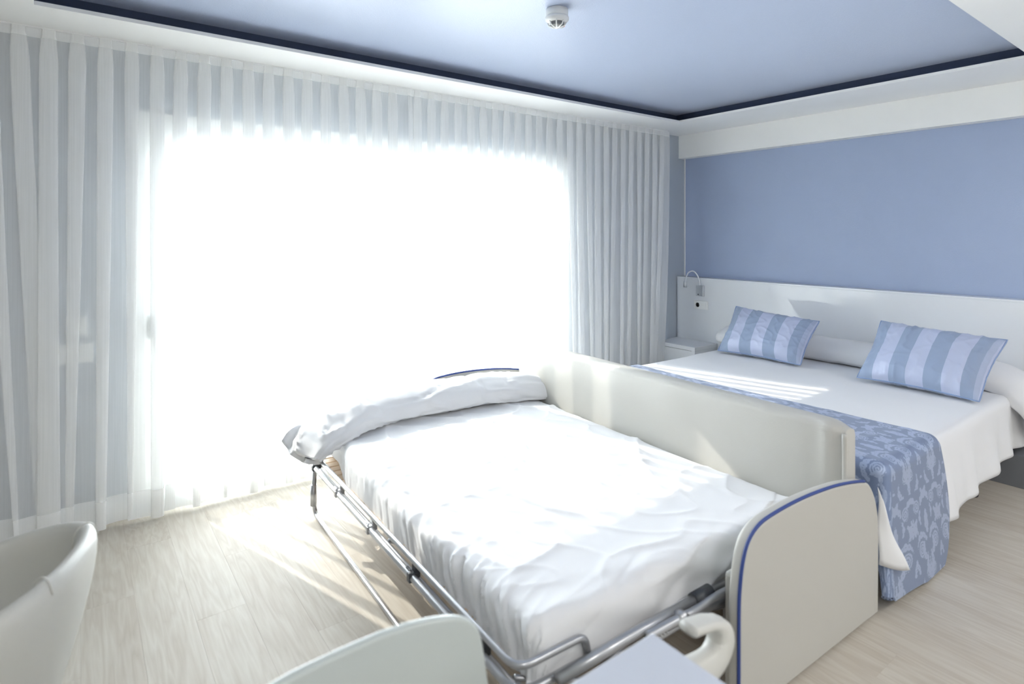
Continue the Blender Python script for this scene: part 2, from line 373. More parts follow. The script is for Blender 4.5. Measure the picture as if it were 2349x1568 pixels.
# ------------------------------------------------------------------ smoke detector
sm = empty('smoke_detector', (1.856, 2.12, ZC), 0, 'round white smoke detector on the blue ceiling', 'smoke detector')
lathe('base', [(.052, 0), (.054, -.002), (.054, -.036), (.052, -.038)], M['plastic'], sm)
lathe('cover', [(.056, -.038), (.058, -.042), (.057, -.052), (.048, -.062), (.046, -.064)], M['plastic'], sm)
bm = bmesh.new(); add_lathe(bm, [(.016, -.060), (.018, -.084), (.014, -.088), (.004, -.089)], 20); obj('sensor_cap', bm, M['plastic'], sm, True)
bm = bmesh.new(); add_lathe(bm, [(.036, -.060), (.034, -.078), (.028, -.078), (.028, -.060)], 20); obj('inner_chamber', bm, M['grey'], sm, True)
for k in range(8):
    a = k*pi/4; bm = bmesh.new()
    add_tube(bm, [(.046*cos(a), .046*sin(a), -.060), (.038*cos(a), .038*sin(a), -.078), (.012*cos(a), .012*sin(a), -.087)], .0035, 6)
    obj('rib', bm, M['plastic'], sm, True)
bm = bmesh.new(); bmesh.ops.create_uvsphere(bm, u_segments=10, v_segments=8, radius=.004)
for v in bm.verts: v.co += Vector((.028, -.02, -.08))
obj('indicator', bm, M['red'], sm, True)

# ------------------------------------------------------------------ headboard, lamp, socket, bedside table
XF = 4.84
hb = empty('headboard', (XF, 2.2, 0), 0, 'long glossy white headboard panel running along the blue wall', 'headboard')
bm = bmesh.new(); add_box(bm, 0, XH-XF-.003, -4.3, 3.697-2.2, 0.0, 1.062, 0.002); obj('panel', bm, M['lacquer'], hb)
bm = bmesh.new(); add_box(bm, -.002, XH-XF-.003, -4.3, 3.699-2.2, 1.062, 1.077, 0.002); obj('top_cap', bm, M['lacquer'], hb)

lamp = empty('reading_lamp', (XF, 3.42, 0.955), 0, 'small chrome gooseneck reading lamp on the headboard above the socket', 'lamp')
bx = box('wall_box', -.03, 0, -.045, .035, -.052, .052, M['chrome'], lamp, 0.003)
box('switch', -.034, -.029, .003, .010, -.042, -.030, M['black'], bx)
np_ = smooth_path([(-.015, -.0, .05), (-.017, .005, .10), (-.03, .022, .155), (-.055, .05, .188), (-.085, .08, .170), (-.10, .096, .12), (-.105, .10, .085)], 6)
tube('gooseneck', np_, .0065, M['chrome'], lamp, 10)
hd = lathe('lamp_head', [(.010, .088), (.017, .086), (.0175, .03), (.015, .03), (.014, .034)], M['chrome'], lamp, (-.105, .10, 0), 20)

sk = empty('wall_socket', (XF, 3.412, .815), 0, 'double white socket and switch plate on the headboard below the reading lamp', 'socket')
box('cover', -.009, 0, -.078, .078, -.041, .041, M['plastic'], sk, 0.002)
box('blank', -.012, -.008, -.066, -.006, -.028, .028, M['plastic'], sk, 0.001)
bm = bmesh.new(); add_lathe(bm, [(.026, 0), (.026, .003), (.021, .003), (.020, -.001)], 24)
bmesh.ops.rotate(bm, verts=bm.verts, cent=(0, 0, 0), matrix=__import__('mathutils').Matrix.Rotation(-pi/2, 3, 'Y'))
for v in bm.verts: v.co += Vector((-.009, .036, 0))
rg = obj('socket_ring', bm, M['plastic'], sk, False)
bm = bmesh.new()
for dy in (-.009, .009): add_box(bm, -.0125, -.0095, .036+dy-.002, .036+dy+.002, -.002, .002)
obj('socket_hole', bm, M['grey'], rg)

def nightstand(y0, y1, label, h):
    r = empty('bedside_table', (4.49, (y0+y1)/2, 0), 0, label, 'bedside table', 'bedside tables fixed beside the bed')
    w = (y1-y0)/2; D = XF-4.49-.001
    bm = bmesh.new()
    add_box(bm, 0, D, -w, w, h-.035, h, .002); add_box(bm, 0, D, -w, -w+.035, .06, h-.035, .001); add_box(bm, 0, D, w-.035, w, .06, h-.035, .001)
    add_box(bm, 0, D, -w+.035, w-.035, .06, .09, .001); add_box(bm, D-.01, D, -w+.035, w-.035, .09, h-.035)
    add_box(bm, .04, D, -w+.01, w-.01, 0, .06)
    obj('body', bm, M['lacquer'], r)
    box('drawer', .004, .022, -w+.038, w-.038, .26, h-.039, M['lacquer'], r, .001)
    box('drawer', .004, .022, -w+.038, w-.038, .093, .257, M['lacquer'], r, .001)
nightstand(3.235, 3.535+.155, 'white lacquered bedside table beside the curtain, under the reading lamp', .47)

# ------------------------------------------------------------------ cloth helper
def drape(name, x0, x1, y0, y1, z, ov, r, flare, sx, sy, m, parent=None, topf=None, fold=(0.0, 30.0), fmask=None, attr=None, remap=None, zmin=0.006, thick=0.004, mat_z=None, hemw=None):
    """cloth laid over the box x0..x1,y0..y1 with top z. sx, sy: parameter lists (cloth coordinates)."""
    G = []; A = []
    q = r*pi/2
    for t0 in sy:
        row = []; ra = []
        for s0 in sx:
            s, t = remap(s0, t0) if remap else (s0, t0)
            cx = min(max(s, x0+r), x1-r); cy = min(max(t, y0+r), y1-r); dx, dy = s-cx, t-cy; Ln = hypot(dx, dy)
            if Ln < 1e-9:
                px, py, pz = s, t, z
            else:
                ux, uy = dx/Ln, dy/Ln
                if Ln < q: a = Ln/r; h = r*sin(a); dr = r*(1-cos(a))
                else:
                    h = r+flare*(Ln-q)
                    e = Ln-q; dr = r+e*sqrt(max(0, 1-flare*flare))
                    al = (cx*abs(uy)+cy*abs(ux))+math.atan2(dy, dx)*0.25
                    rp = min(1, e/0.25)
                    h += fold[0]*rp*(fmask(s, t) if fmask else 1)*(sin(al*fold[1]+3*nz(al*3, 2))*0.6+nz(al*fold[1]*0.35, e*1.5, 4)*1.2)
                px, py, pz = cx+ux*h, cy+uy*h, z-dr
            if topf: ddx, ddy, ddz = topf(s, t, Ln); px += ddx; py += ddy; pz += ddz
            if pz < zmin:
                ex = zmin-pz; pz = zmin+0.004*abs(nz(px*9, py*9))
                if Ln > 1e-9: px += ux*ex*0.2; py += uy*ex*0.2
            row.append((px, py, pz)); ra.append(attr(s, t) if attr else 0)
        G.append(row); A.append(ra)
    return grid_mesh(name, G, m, parent, A if attr else None, thick)

# ------------------------------------------------------------------ double bed
BX0, BX1, BY0, BY1, BZ = 2.64, 4.83, 0.985, 2.86, 0.545
bed = empty('double_bed', ((BX0+BX1)/2, (BY0+BY1)/2, 0), 0, 'large double bed with white bedding against the glossy headboard', 'bed')
off = Vector(bed.location)
def bb(name, a, m, bev=0.0, seg=2):
    return box(name, a[0]-off.x, a[1]-off.x, a[2]-off.y, a[3]-off.y, a[4], a[5], m, bed, bev, seg)
bb('divan_base', (BX0+.04, BX1-.01, BY0+.05, BY1-.05, .19, .31), M['grey'], .01)
bb('mattress', (BX0+.02, BX1-.01, BY0+.03, BY1-.03, .31, BZ-.012), M['linen'], .05, 3)
bb('plinth', (4.46, BX1-.01, BY0-.28, BY1-.2, 0.0, .19), M['grey'], .002)
for (lx, ly) in ((4.12, 1.10), (3.0, 1.10), (4.12, 2.7), (3.0, 2.7)):
    lathe('leg', [(.034, 0), (.036, .01), (.031, .19)], M['black'], bed, (lx-off.x, ly-off.y, 0), 18)
def bed_top(s, t, Ln):
    w = 0.0
    if Ln < .05:
        w = .006*nz(s*2, t*1.3, 1)+.0035*ridge(s*1.2+t*.5, t*2.2, 2, 9)
    return (0, 0, w)
# bedspread hem: longer near the foot, shorter by the headboard
def sp_map(s, t):
    if t < BY0:
        L0 = BY0-t; f = 1.0-0.30*max(0, min(1, (s-3.2)/1.5))+0.03*nz(s*4, 1, 9)+.008*sin(s*23); t = BY0-L0*f
    if s < BX0+.05 and t < BY0+.05:
        L = hypot(s-BX0-.05, t-BY0-.05)
        if L > .38: s = BX0+.05+(s-BX0-.05)*.38/L; t = BY0+.05+(t-BY0-.05)*.38/L
    return s, t
bsp = drape('bedspread', BX0, BX1, BY0, BY1, BZ, None, .045, .10, frange(BX0-.30, BX1-.005, .02), frange(BY0-.37, BY1+.38, .02), M['linen'], None, bed_top, (.022, 20.0), fmask=lambda s, t: min(1, max(0, (s-3.2)/.12)), remap=sp_map)
tag(bsp, 'white cotton bedspread covering the double bed and hanging down its sides', 'bedspread')
# pointed corner of the bedspread that swings out at the foot of the bed
G = []
for i in range(13):
    u = i/12
    a = Vector((2.540, .978, .50)).lerp(Vector((2.540, .976, .195)), u); b = Vector((2.546, .976, .43)).lerp(Vector((2.648, .908, .168)), u)
    G.append([tuple(a.lerp(b, j/8)+Vector((0, -.010*sin(j/8*pi)-.004*sin(u*9), -.006*sin(j/8*pi)*u))) for j in range(9)])
fo = grid_mesh('corner_fold', G, M['linen'], bsp, None, .004)

# ---- damask pattern in cloth coordinates
def leaf_shape(x, y, bx, by, ang, Ln, wd, curl, lobes):
    best = 0.0
    N = 12; cx, cy, a = bx, by, ang; st = Ln/N
    for k in range(N):
        t = k/N
        w = wd*sin(pi*min(1, .12+.88*t)**.8)*(1-.5*abs(sin(lobes*pi*t)))
        d = hypot(x-cx, y-cy)
        if d < w: return 0.0 if d < w*0.2 and k > 1 else 1.0
        cx += cos(a)*st; cy += sin(a)*st; a += curl/N
    return 0.0
LEAVES = [(0, -.21, 1.57, .15, .019, 0.0, 5), (.0, -.17, .85, .14, .019, 1.5, 5), (.02, -.08, .30, .11, .016, 2.6, 4), (.02, .00, .9, .14, .018, -2.6, 5),
          (0, .03, 1.57, .10, .022, 0.0, 4), (.10, .09, -.5, .08, .015, -3.0, 4), (.055, -.205, .2, .09, .014, 2.2, 4), (.045, .15, 1.9, .08, .015, 1.8, 4),
          (.12, -.11, 1.35, .12, .014, -1.2, 5), (.0, .17, 1.2, .06, .015, -.8, 3), (.125, .04, 1.2, .08, .013, .9, 4), (.105, .17, .8, .06, .014, -1.5, 4), (.06, .07, 1.1, .07, .012, 1.6, 3)]
def damask(s, t):
    P, Q = .27, .42
    iy = math.floor(t/Q); x = (s+(P/2 if iy % 2 else 0)) % P-P/2; y = (t % Q)-Q/2
    x += .006*nz(s*9, t*9, 3); y += .006*nz(s*9, t*9, 8)
    x = abs(x)
    for L in LEAVES:
        if abs(x-L[0]) < .17 and abs(y-L[1]) < .2 and leaf_shape(x, y, *L): return 1.0
    for (bx, by, br, sg) in ((.075, -.035, .036, 1), (.085, .145, .030, -1), (.03, -.135, .026, 1)):
        d = hypot(x-bx, y-by)
        if d < br:
            fz = (d/.0125-sg*math.atan2(y-by, x-bx)/(2*pi)) % 1.0
            return 1.0 if fz < .66 else 0.0
    # small berries
    for (bx, by) in ((.03, -.12), (.045, -.125), (.038, -.105), (.075, .13), (.085, .145), (.13, -.17), (.14, -.155)):
        if hypot(x-bx, y-by) < .006: return 1.0
    return 0.0
RX1 = 3.235
def corner_round(s, t, Lm):
    if s < BX0+.05 and t < BY0+.05:
        L = hypot(s-BX0-.05, t-BY0-.05)
        if L > Lm: s = BX0+.05+(s-BX0-.05)*Lm/L; t = BY0+.05+(t-BY0-.05)*Lm/L
    return s, t
def run_map(s, t):
    if t < BY0:
        e = BY0-t; R = .26; e0 = max(0.0, e-.30); mid = 2.78
        t = BY0-e*(1-.10*max(0, min(1, (2.95-s)/.35)))
        xr2 = RX1-.24*(1-sqrt(max(0, 1-(e0/R)**2)))
        if s > mid: s = mid+(s-mid)*(xr2-mid)/(RX1-mid)
        s += .025*sin(min(1, e/.4)*pi)*max(0, (s-2.9)/.33)
    return corner_round(s, t, .52)
def run_top(s, t, Ln):
    a, b, c = bed_top(s, t, Ln)
    if t < BY0 and s < 2.86: a -= .24*(BY0-t)*min(1, (2.86-s)/.18)
    return a, b, c
ry = frange(BY0-.525, BY0+.30, .0037)+frange(BY0+.32, BY1+.40, .02)[0:]
rx = frange(BX0-.32, RX1, .0037)
rn = drape('bed_runner', BX0-.006, BX1, BY0-.006, BY1+.006, BZ+.011, None, .055, .11, rx, ry, M['damask'], None, run_top, (.0, 9.0), attr=damask, remap=run_map, zmin=.008, thick=.006)
tag(rn, 'blue damask bed runner laid across the foot of the double bed', 'bed runner')

# ------------------------------------------------------------------ pillows
def sweep_pillow(name, path, wid, hgt, m, parent=None, wr=.006, seed=0, n=28, steps=60, flat=.35):
    P = smooth_path(path, max(2, steps//(len(path)-1))); nP = len(P); G = []
    for i, p in enumerate(P):
        t = i/(nP-1); d = (P[min(i+1, nP-1)]-P[max(i-1, 0)]).normalized(); side = Vector((0, 0, 1)).cross(d).normalized(); up = d.cross(side)
        w = wid(t); h = hgt(t); row = []
        for k in range(n+1):
            a = 2*pi*k/n; ca, sa = cos(a), sin(a)
            ca_ = math.copysign(abs(ca)**.75, ca); sa_ = math.copysign(abs(sa)**.9, sa)
            if sa_ < 0: sa_ *= flat
            q = p+side*ca_*w+up*sa_*h
            e = wr*(.6*nz(q.x*5, q.y*11, seed)+.9*ridge(q.x*2.2, k/n*7+q.x*1.3, seed+2, 11)-.6*ridge(q.x*4, k/n*5-q.x*2, seed+4, 16))
            if t > .6: e += wr*.8*min(1, (t-.6)/.2)*(ridge(a*1.6+t*2, t*2.5, seed+7, 8)*1.6-.5)
            q += (side*ca+up*sa)*e
            row.append(q)
        row[-1] = row[0]; G.append(row)
    bm = bmesh.new(); R = [[bm.verts.new(q) for q in row[:-1]] for row in G]
    for a, b in zip(R, R[1:]):
        for k in range(n): bm.faces.new((a[k], a[(k+1) % n], b[(k+1) % n], b[k]))
    bm.faces.new(R[0][::-1]); bm.faces.new(R[-1])
    return obj(name, bm, m, parent, True)
def pw(t, a, b, p=3.0):   # rounded ends
    u = min(1.0, t/a) if t < a else (min(1.0, (1-t)/b) if t > 1-b else 1.0)
    return (1-(1-u)**p)**(1/p)*.97+.03
bol = sweep_pillow('bolster_pillow', [(4.60, 3.02, BZ+.045), (4.62, 2.7, BZ+.035), (4.63, 1.9, BZ+.035), (4.62, 1.3, BZ+.035), (4.60, 1.08, BZ+.02), (4.585, .93, BZ-.075), (4.58, .865, BZ-.22)],
                   lambda t: .195*(.35+.65*pw(t, .10, .001)), lambda t: .125*pw(t, .12, .001)*(1-.72*max(0, (t-.74)/.26)), M['linen'], None, .010, 3, steps=90, flat=.3)
tag(bol, 'long white bolster pillow lying along the headboard behind the blue cushions', 'pillow')

def corner_cushion(name, TL, TR, BR, BL, T, label, seed):
    TL, TR, BR, BL = map(Vector, (TL, TR, BR, BL)); c = (TL+TR+BR+BL)/4
    root = empty(name, tuple(c), 0, label, 'cushion', 'striped blue cushions on the double bed')
    nrm = ((TR-TL).cross(BL-TL)).normalized()
    if nrm.x > 0: nrm = -nrm
    nu, nv = 90, 60; bm = bmesh.new(); att = []
    def pt(u, v, side):
        pinu = 1-.05*(1-v*v)**1.5; pinv = 1-.075*(1-u*u)**1.2
        U = (u*pinu+1)/2; V = (v*pinv+1)/2
        p = TL.lerp(TR, U).lerp(BL.lerp(BR, U), V)
        th = T*((1-abs(u)**3.0)*(1-abs(v)**3.0))**.55
        th *= 1+.10*nz(u*2, v*2, seed)
        ed = max(abs(u), abs(v))
        th += .011*ridge(u*6+seed, v*3, seed, 7)*(ed**3)*(1-ed**12)-.007*abs(sin(u*15+seed+2*nz(u*3, 1, seed)))*abs(v)**4+.006*ridge(u*3, v*3, seed+3, 9)
        return p+nrm*side*max(th, .002)
    for side in (1, -1):
        R = [[bm.verts.new(pt(-1+2*i/nu, -1+2*j/nv, side)) for i in range(nu+1)] for j in range(nv+1)]
        for j in range(nv):
            for i in range(nu):
                f = (R[j][i], R[j][i+1], R[j+1][i+1], R[j+1][i])
                bm.faces.new(f if side > 0 else f[::-1])
        for j in range(nv+1):
            for i in range(nu+1):
                q = ((i/nu)*7.0+.15*sin(j/nv*pi)*0)
                k = int(q); att.append(1.0 if k % 2 == 1 else (.5 if i/nu > .955 else 0.0))
    me = bpy.data.meshes.new('cover'); 
    for v in bm.verts: v.co -= c
    bm.to_mesh(me); bm.free()
    a = me.attributes.new('pattern', 'FLOAT', 'POINT'); a.data.foreach_set('value', att)
    link('cover', me, M['satin'], root, True)
    # piped welt round the edge
    pts = []
    for u in frange(-1, 1, .06): pts.append(pt(u, -1, 1))
    for v in frange(-1, 1, .08)[1:]: pts.append(pt(1, v, 1))
    for u in frange(-1, 1, .06)[::-1][1:]: pts.append(pt(u, 1, 1))
    for v in frange(-1, 1, .08)[::-1][1:]: pts.append(pt(-1, v, 1))
    bm = bmesh.new(); add_tube(bm, [p-c for p in pts], .0045, 6); o = obj('welt', bm, M['satin_plain'], root, True)
    return root
M['satin_plain'] = mat('blue_satin_plain', (0.24, 0.33, 0.53), .45)
corner_cushion('striped_cushion', (4.42, 2.775, .895), (4.40, 2.085, .853), (4.13, 2.09, .565), (4.10, 2.735, .572), .10, 'blue satin striped cushion leaning at the left, nearer the bedside table', 1)
corner_cushion('striped_cushion', (4.41, 1.675, .905), (4.37, .992, .878), (4.02, 1.035, .568), (4.05, 1.68, .572), .105, 'blue satin striped cushion leaning at the right, at the near side of the bed', 5)

# ------------------------------------------------------------------ sofa bed (local frame: x to the back, y along its length)
SR = radians(-2.0); SO = Vector((2.52, .968, 0))
sofa = empty('sofa_bed', tuple(SO), SR, 'cream leatherette sofa bed pulled open on a grey tube frame', 'sofa bed')
def sw(p):    # local -> world
    return Vector((SO.x+p[0]*cos(SR)-p[1]*sin(SR), SO.y+p[0]*sin(SR)+p[1]*cos(SR), p[2] if len(p) > 2 else 0))
def arm(y0, y1, out):
    """padded side panel with blue piping"""
    prof = [(-.910, .012), (-.909, .22), (-.908, .357), (-.903, .422), (-.888, .497), (-.858, .554), (-.80, .588), (-.715, .600), (-.585, .605), (-.444, .601), (-.291, .588), (-.142, .563), (-.085, .545), (-.05, .517), (-.012, .453), (.008, .361), (.010, .20), (.006, .012)]
    P = smooth_path([(a, 0, b) for a, b in prof], 4); ol = [(p.x, p.z) for p in P]
    bm = bmesh.new(); prism_xz(bm, ol, y0, y1, .014, 3)
    a = obj('armrest', bm, M['leather'], sofa, True)
    a.modifiers.new('normals', 'WEIGHTED_NORMAL')
    yy = y0+.004
    pp = [Vector((p.x, yy, p.z)) for p in P if p.x < -.10]
    bm = bmesh.new(); add_tube(bm, pp, .0055, 8); obj('piping', bm, M['piping'], a, True)
    return a
a1 = arm(0.0, .045, -1); a2 = arm(2.228, 2.273, -1)
# near arm's inner body and the seat box under the mattress
bm = bmesh.new(); add_box(bm, -.86, -.02, .046, .09, .03, .42, .01); obj('inner_panel', bm, M['leather'], sofa)
bm = bmesh.new(); add_box(bm, -.86, -.02, 2.18, 2.227, .03, .42, .01); obj('inner_panel', bm, M['leather'], sofa)
# backrest: loose cover with tucked corners
bm = bmesh.new(); NB = 70
bx0, bx1, by0, by1, bz0, bz1 = -.180, -.065, .047, 2.205, .03, .764
def back_ring(y, t):
    pts = []; r = .028
    e = min(t, 1-t)
    pin = .02*math.exp(-(e/.02)**2)
    sk = 0
    ol = [(bx0, bz0), (bx0, .3), (bx0, .45), (bx0, .6), (bx0, bz1-r), (bx0+.3*r, bz1-.3*r), (bx0+r, bz1), (bx0+.06, bz1+.003), (bx1-r, bz1), (bx1-.3*r, bz1-.3*r), (bx1, bz1-r), (bx1, .4), (bx1, bz0)]
    for k, (a, b) in enumerate(ol):
        w = .006*nz(y*4, b*2, k < 6)+.004*nz(y*1.4, b*5, 2)
        if a < (bx0+bx1)/2: w += .010*math.exp(-((e*2.18-.06-.05*(bz1-b))/.018)**2)*max(0, (b-.35)/.4)-.007*math.exp(-((e*2.18-.10-.09*(bz1-b))/.03)**2)*max(0, (b-.35)/.4)
        pts.append(Vector((a+sk-(w if a < (bx0+bx1)/2 else 0)+(pin if a < (bx0+bx1)/2 else -pin)*.8, y, b-pin*.9*(b > .6))))
    return pts
ts = [0, .004, .01, .018, .028, .04]+[.055+.89*k/NB for k in range(NB+1)]+[.96, .972, .982, .99, .996, 1]
R = [[bm.verts.new(p) for p in back_ring(by0+(by1-by0)*t, t)] for t in ts]
for a, b in zip(R, R[1:]):
    for k in range(len(a)-1): bm.faces.new((a[k], a[k+1], b[k+1], b[k]))
    bm.faces.new((a[-1], a[0], b[0], b[-1]))
bm.faces.new(R[0]); bm.faces.new(R[-1][::-1])
back = obj('backrest', bm, M['leather'], sofa, True)
mo = back.modifiers.new('bev', 'BEVEL'); mo.width = .008; mo.segments = 2; mo.limit_method = 'ANGLE'; mo.angle_limit = radians(50)
# stitched seam down the folded corner at each end
for y in (by0+.004,):
    pts = smooth_path([(bx0+.012, y-.004 if y < 1 else y+.004, z) for z in (.735, .68, .6, .5, .42)], 3)
    tube('corner_seam', pts, lambda t: .011*(1-.3*t), M['leather'], back, 8)
# pull-out frame
XO = -1.61
fr = tube('frame_rail', fillet([(-.25, .17, .30), (XO, .175, .30), (XO, 2.13, .30), (-.25, 2.13, .30)], .07, 6), .0125, M['steel'], sofa)
gd = tube('guard_rail', fillet([(-1.36, .185, .30), (-1.375, .18, .365), (XO+.002, .185, .362), (XO+.004, 2.10, .358), (-1.40, 2.105, .358), (-1.385, 2.105, .30)], .055, 6), .0105, M['steel'], sofa)
tube('lower_rail', fillet([(-.30, .125, .285), (-1.0, .125, .298), (-1.2, .128, .292), (XO-.01, .13, .262)], .05), .013, M['steel'], sofa)
tube('lower_rail', fillet([(-.96, .128, .343), (-1.25, .132, .338), (-1.5, .150, .312)], .05), .016, M['steel'], sofa)
tube('cross_tube', [(XO+.03, .19, .28), (XO+.03, 2.12, .28)], .008, M['steel'], sofa)
for y in (.36, .82, 1.22, 1.62, 1.98):
    bm = bmesh.new(); add_box(bm, XO-.0155, XO+.0155, y-.013, y+.013, .2845, .3155, .004); add_box(bm, XO+.008, XO+.030, y-.010, y+.02, .292, .338, .004)
    add_box(bm, XO-.004, XO+.006, y+.01, y+.045, .300, .318, .003)
    c = obj('clamp', bm, M['black'] if y in (.36, .82, 1.98) else M['steel'], sofa)
    bm = bmesh.new(); bmesh.ops.create_uvsphere(bm, u_segments=8, v_segments=6, radius=.005)
    for v in bm.verts: v.co += Vector((XO-.008, y, .3165))
    obj('screw', bm, M['chrome'], c, True)
# hinge hardware at the near end
tube('end_cap', [(-.965, .128, .343), (-.885, .126, .347)], .022, M['black'], sofa, 14)
tube('hinge_arm', smooth_path([(-1.04, .10, .338), (-.98, .10, .337), (-.90, .10, .343), (-.80, .104, .336), (-.66, .112, .33), (-.45, .12, .32)], 5), .0125, M['steel'], sofa)
tube('hinge_arm', smooth_path([(-1.20, .11, .330), (-1.12, .105, .334), (-1.05, .102, .336)], 5), .015, M['steel'], sofa)
tube('hinge_arm', smooth_path([(-.955, .125, .315), (-.866, .125, .29), (-.70, .125, .258)], 5), .0125, M['steel'], sofa)
for (a, b) in ((-1.055, .338),):
    bm = bmesh.new(); add_tube(bm, [(a, .085, b), (a, .118, b)], .020, 16); h = obj('hinge_disc', bm, M['steel'], sofa, True)
    bm = bmesh.new(); add_tube(bm, [(a, .079, b), (a, .086, b)], .009, 8); obj('bolt', bm, M['chrome'], h)
bm = bmesh.new(); add_box(bm, -.795, -.762, .096, .13, .13, .30, .006); obj('bracket', bm, M['black'], sofa)
bm = bmesh.new()
pts = [(-1.12-.16*k/60, .098+.006*sin(k*1.3), .326+.006*cos(k*1.3)-.0*k/60) for k in range(0, 61)]
add_tube(bm, pts, .0022, 5); obj('spring', bm, M['chrome'], sofa, True)
# slats of the frame, seen past the mattress edge
for k in range(30):
    y = .26+k*.062
    o = box('slat', -1.562, -.28, y, y+.05, .298, .306, M['slatwood'], sofa, .001)
# support legs
def uleg(x, y0, y1, name='leg_frame'):
    tube(name, fillet([(x, y1, .29), (x-.008, y1, .10), (x+.0, y1-.004, .0135), (x, y1-.12, .0135), (x, y0+.12, .0135), (x, y0+.004, .0135), (x, y0, .10), (x, y0, .29)], .05, 5), .0115, M['steel'], sofa)
uleg(-1.58, .22, 2.085)
tube('leg_sleeve', [(-1.588, 2.085, .17), (-1.588, 2.085, .06)], .0165, M['steel'], sofa)
tube('leg_sleeve', [(-1.588, .22, .17), (-1.588, .22, .06)], .0165, M['steel'], sofa)
uleg(-.62, .25, 2.06)
for y in (.25, 1.12, 2.04):
    bm = bmesh.new(); add_tube(bm, fillet([(XO+.04, y, .285), (-1.3, y, .16), (-1.0, y, .255)], .06), .009); obj('strut', bm, M['steel'], sofa, True)

# ---- mattress with fitted sheet
MX0, MX1, MY0, MY1, MZ = -1.545, -.175, .195, 2.135, .437
mt = empty('mattress', tuple(sw((-.85, 1.15, .31))), SR, 'thin mattress in a creased white sheet on the open sofa bed', 'mattress')
mo_ = Vector((-.85, 1.15, .31))
core = box('core', MX0+.03-mo_.x, MX1-.03-mo_.x, MY0+.03-mo_.y, MY1-.03-mo_.y, .312-mo_.z, MZ-.025-mo_.z, M['linen'], mt, .03, 3)
def mtop(s, t, Ln):
    dx = dy = dz = 0.0
    lx, ly = s-MX0, t-MY0
    if Ln < .08:
        dz += .006*nz(s*2.2, t*1.6, 4)
        # sharp fold creases on the sunlit part
        dz += .012*ridge(s*1.4+t*.6, t*.9-s*.5, 6, 26)*max(0, min(1, (ly-.25)/.3))
        dz += .006*ridge(s*2.6, t*3.1, 12, 20)+.004*ridge(s*5+t*2, t*4.5, 17, 14)
        dz -= .012*math.exp(-((s+.165)/.08)**2)
    if lx < .18 and ly > 1.5:
        dx += .075*min(1, (ly-1.5)/.35)*max(0, min(1, (.18-lx)/.1))
    # gathers dragged down along the -x side
    if lx < .20:
        g = max(0, min(1, (.20-lx)/.15)); f = max(.22, min(1, (1.25-ly)/.6))
        w = t-lx*.55+.05*nz(t*2.3, 4, 1)
        k = (1-2.2*abs(nz(w*9, lx*2.5, 5)))*.8+nz(w*21, lx*4, 8)*.9+1.3*ridge(w*15, lx*3, 6, 9)-.9*ridge(w*11+3, lx*4, 16, 12)
        dx += -.010*g*f*k*(1 if Ln > .03 else .25); dz += .0035*g*f*k
    # slack diagonal folds on the near end
    if ly < .18:
        g = max(0, min(1, (.20-ly)/.16)); w = max(0, min(1, (lx-.30)/.5))
        k = nz((s*1.0+ly*2.6)*4.2, 3, 7)*.020+ridge(s*1.8-ly*4, ly*2, 9, 9)*.016-ridge(s*2.4-ly*5, 5, 3, 14)*.010
        dy += -g*k*(.35+w); dz += g*k*.35
    return dx, dy, dz
Gx = [s-mo_.x for s in ()]
sh = drape('sheet', MX0, MX1, MY0, MY1, MZ, None, .05, .05, frange(MX0-.125, MX1+.06, .008), frange(MY0-.13, MY1+.10, .008), M['linen'], mt, mtop, (0, 1), zmin=.2875, thick=.003)
sh.location = (-mo_.x, -mo_.y, -mo_.z)

# ---- long pillow across the far end of the mattress
pp = empty('sofa_pillow', tuple(sw((-.85, 2.05, .45))), SR, 'long crumpled white pillow across the window end of the sofa bed', 'pillow')
po_ = Vector((-.85, 2.05, .45))
pth = [(-.0, 1.975, .448), (-.12, 2.03, .462), (-.45, 2.09, .478), (-.9, 2.12, .482), (-1.25, 2.11, .480), (-1.45, 2.05, .470), (-1.60, 1.985, .43), (-1.675, 1.955, .38)]
pc = sweep_pillow('pillowcase', [Vector(p)-po_ for p in pth], lambda t: .165*(.55+.45*pw(t, .12, .001))*(1-.30*max(0, (t-.78)/.22)), lambda t: .115*pw(t, .24, .001, 2.2)*(1-.86*max(0, (t-.66)/.34)**.8), M['linen'], pp, .017, 11, 56, 200, .32)
# loose open end of the pillowcase hanging over the frame corner
G = []
for i in range(27):
    u = i/26; row = []
    top = Vector((-1.50, 2.19, .475)).lerp(Vector((-1.40, 1.87, .43)), u)+Vector((0, 0, .025*sin(u*pi)))
    bot = Vector((-1.755, 2.10, .435)).lerp(Vector((-1.63, 1.86, .375)), u)
    bot.z -= .05*sin(u*pi)**.6
    for j in range(15):
        v = j/14; q = top.lerp(bot, v); q += Vector((-.02*sin(v*pi), 0, .025*sin(v*pi)))
        q += Vector((-.018, -.01, .014))*(sin(u*13+v*4+2*nz(u*3, v*2, 4))*.5+nz(u*7, v*2.5, 8))*v**.7
        row.append(tuple(q-po_))
    G.append(row)
grid_mesh('pillowcase_end', G, M['linen'], pp, None, .004)

# ------------------------------------------------------------------ table and chairs in the foreground
tb = empty('table', (.44, .36, 0), 0, 'white table whose corner points up at the bottom edge, by the sofa bed arm', 'table')
box('tabletop', -.44, .439, -.44, .369, .715, .74, M['laminate'], tb, .002)
for (a, b) in ((-.40, -.40), (.40, -.40), (-.40, .33), (.40, .33)):
    box('leg', a-.025, a+.025, b-.025, b+.025, 0, .715, M['laminate'], tb, .002)

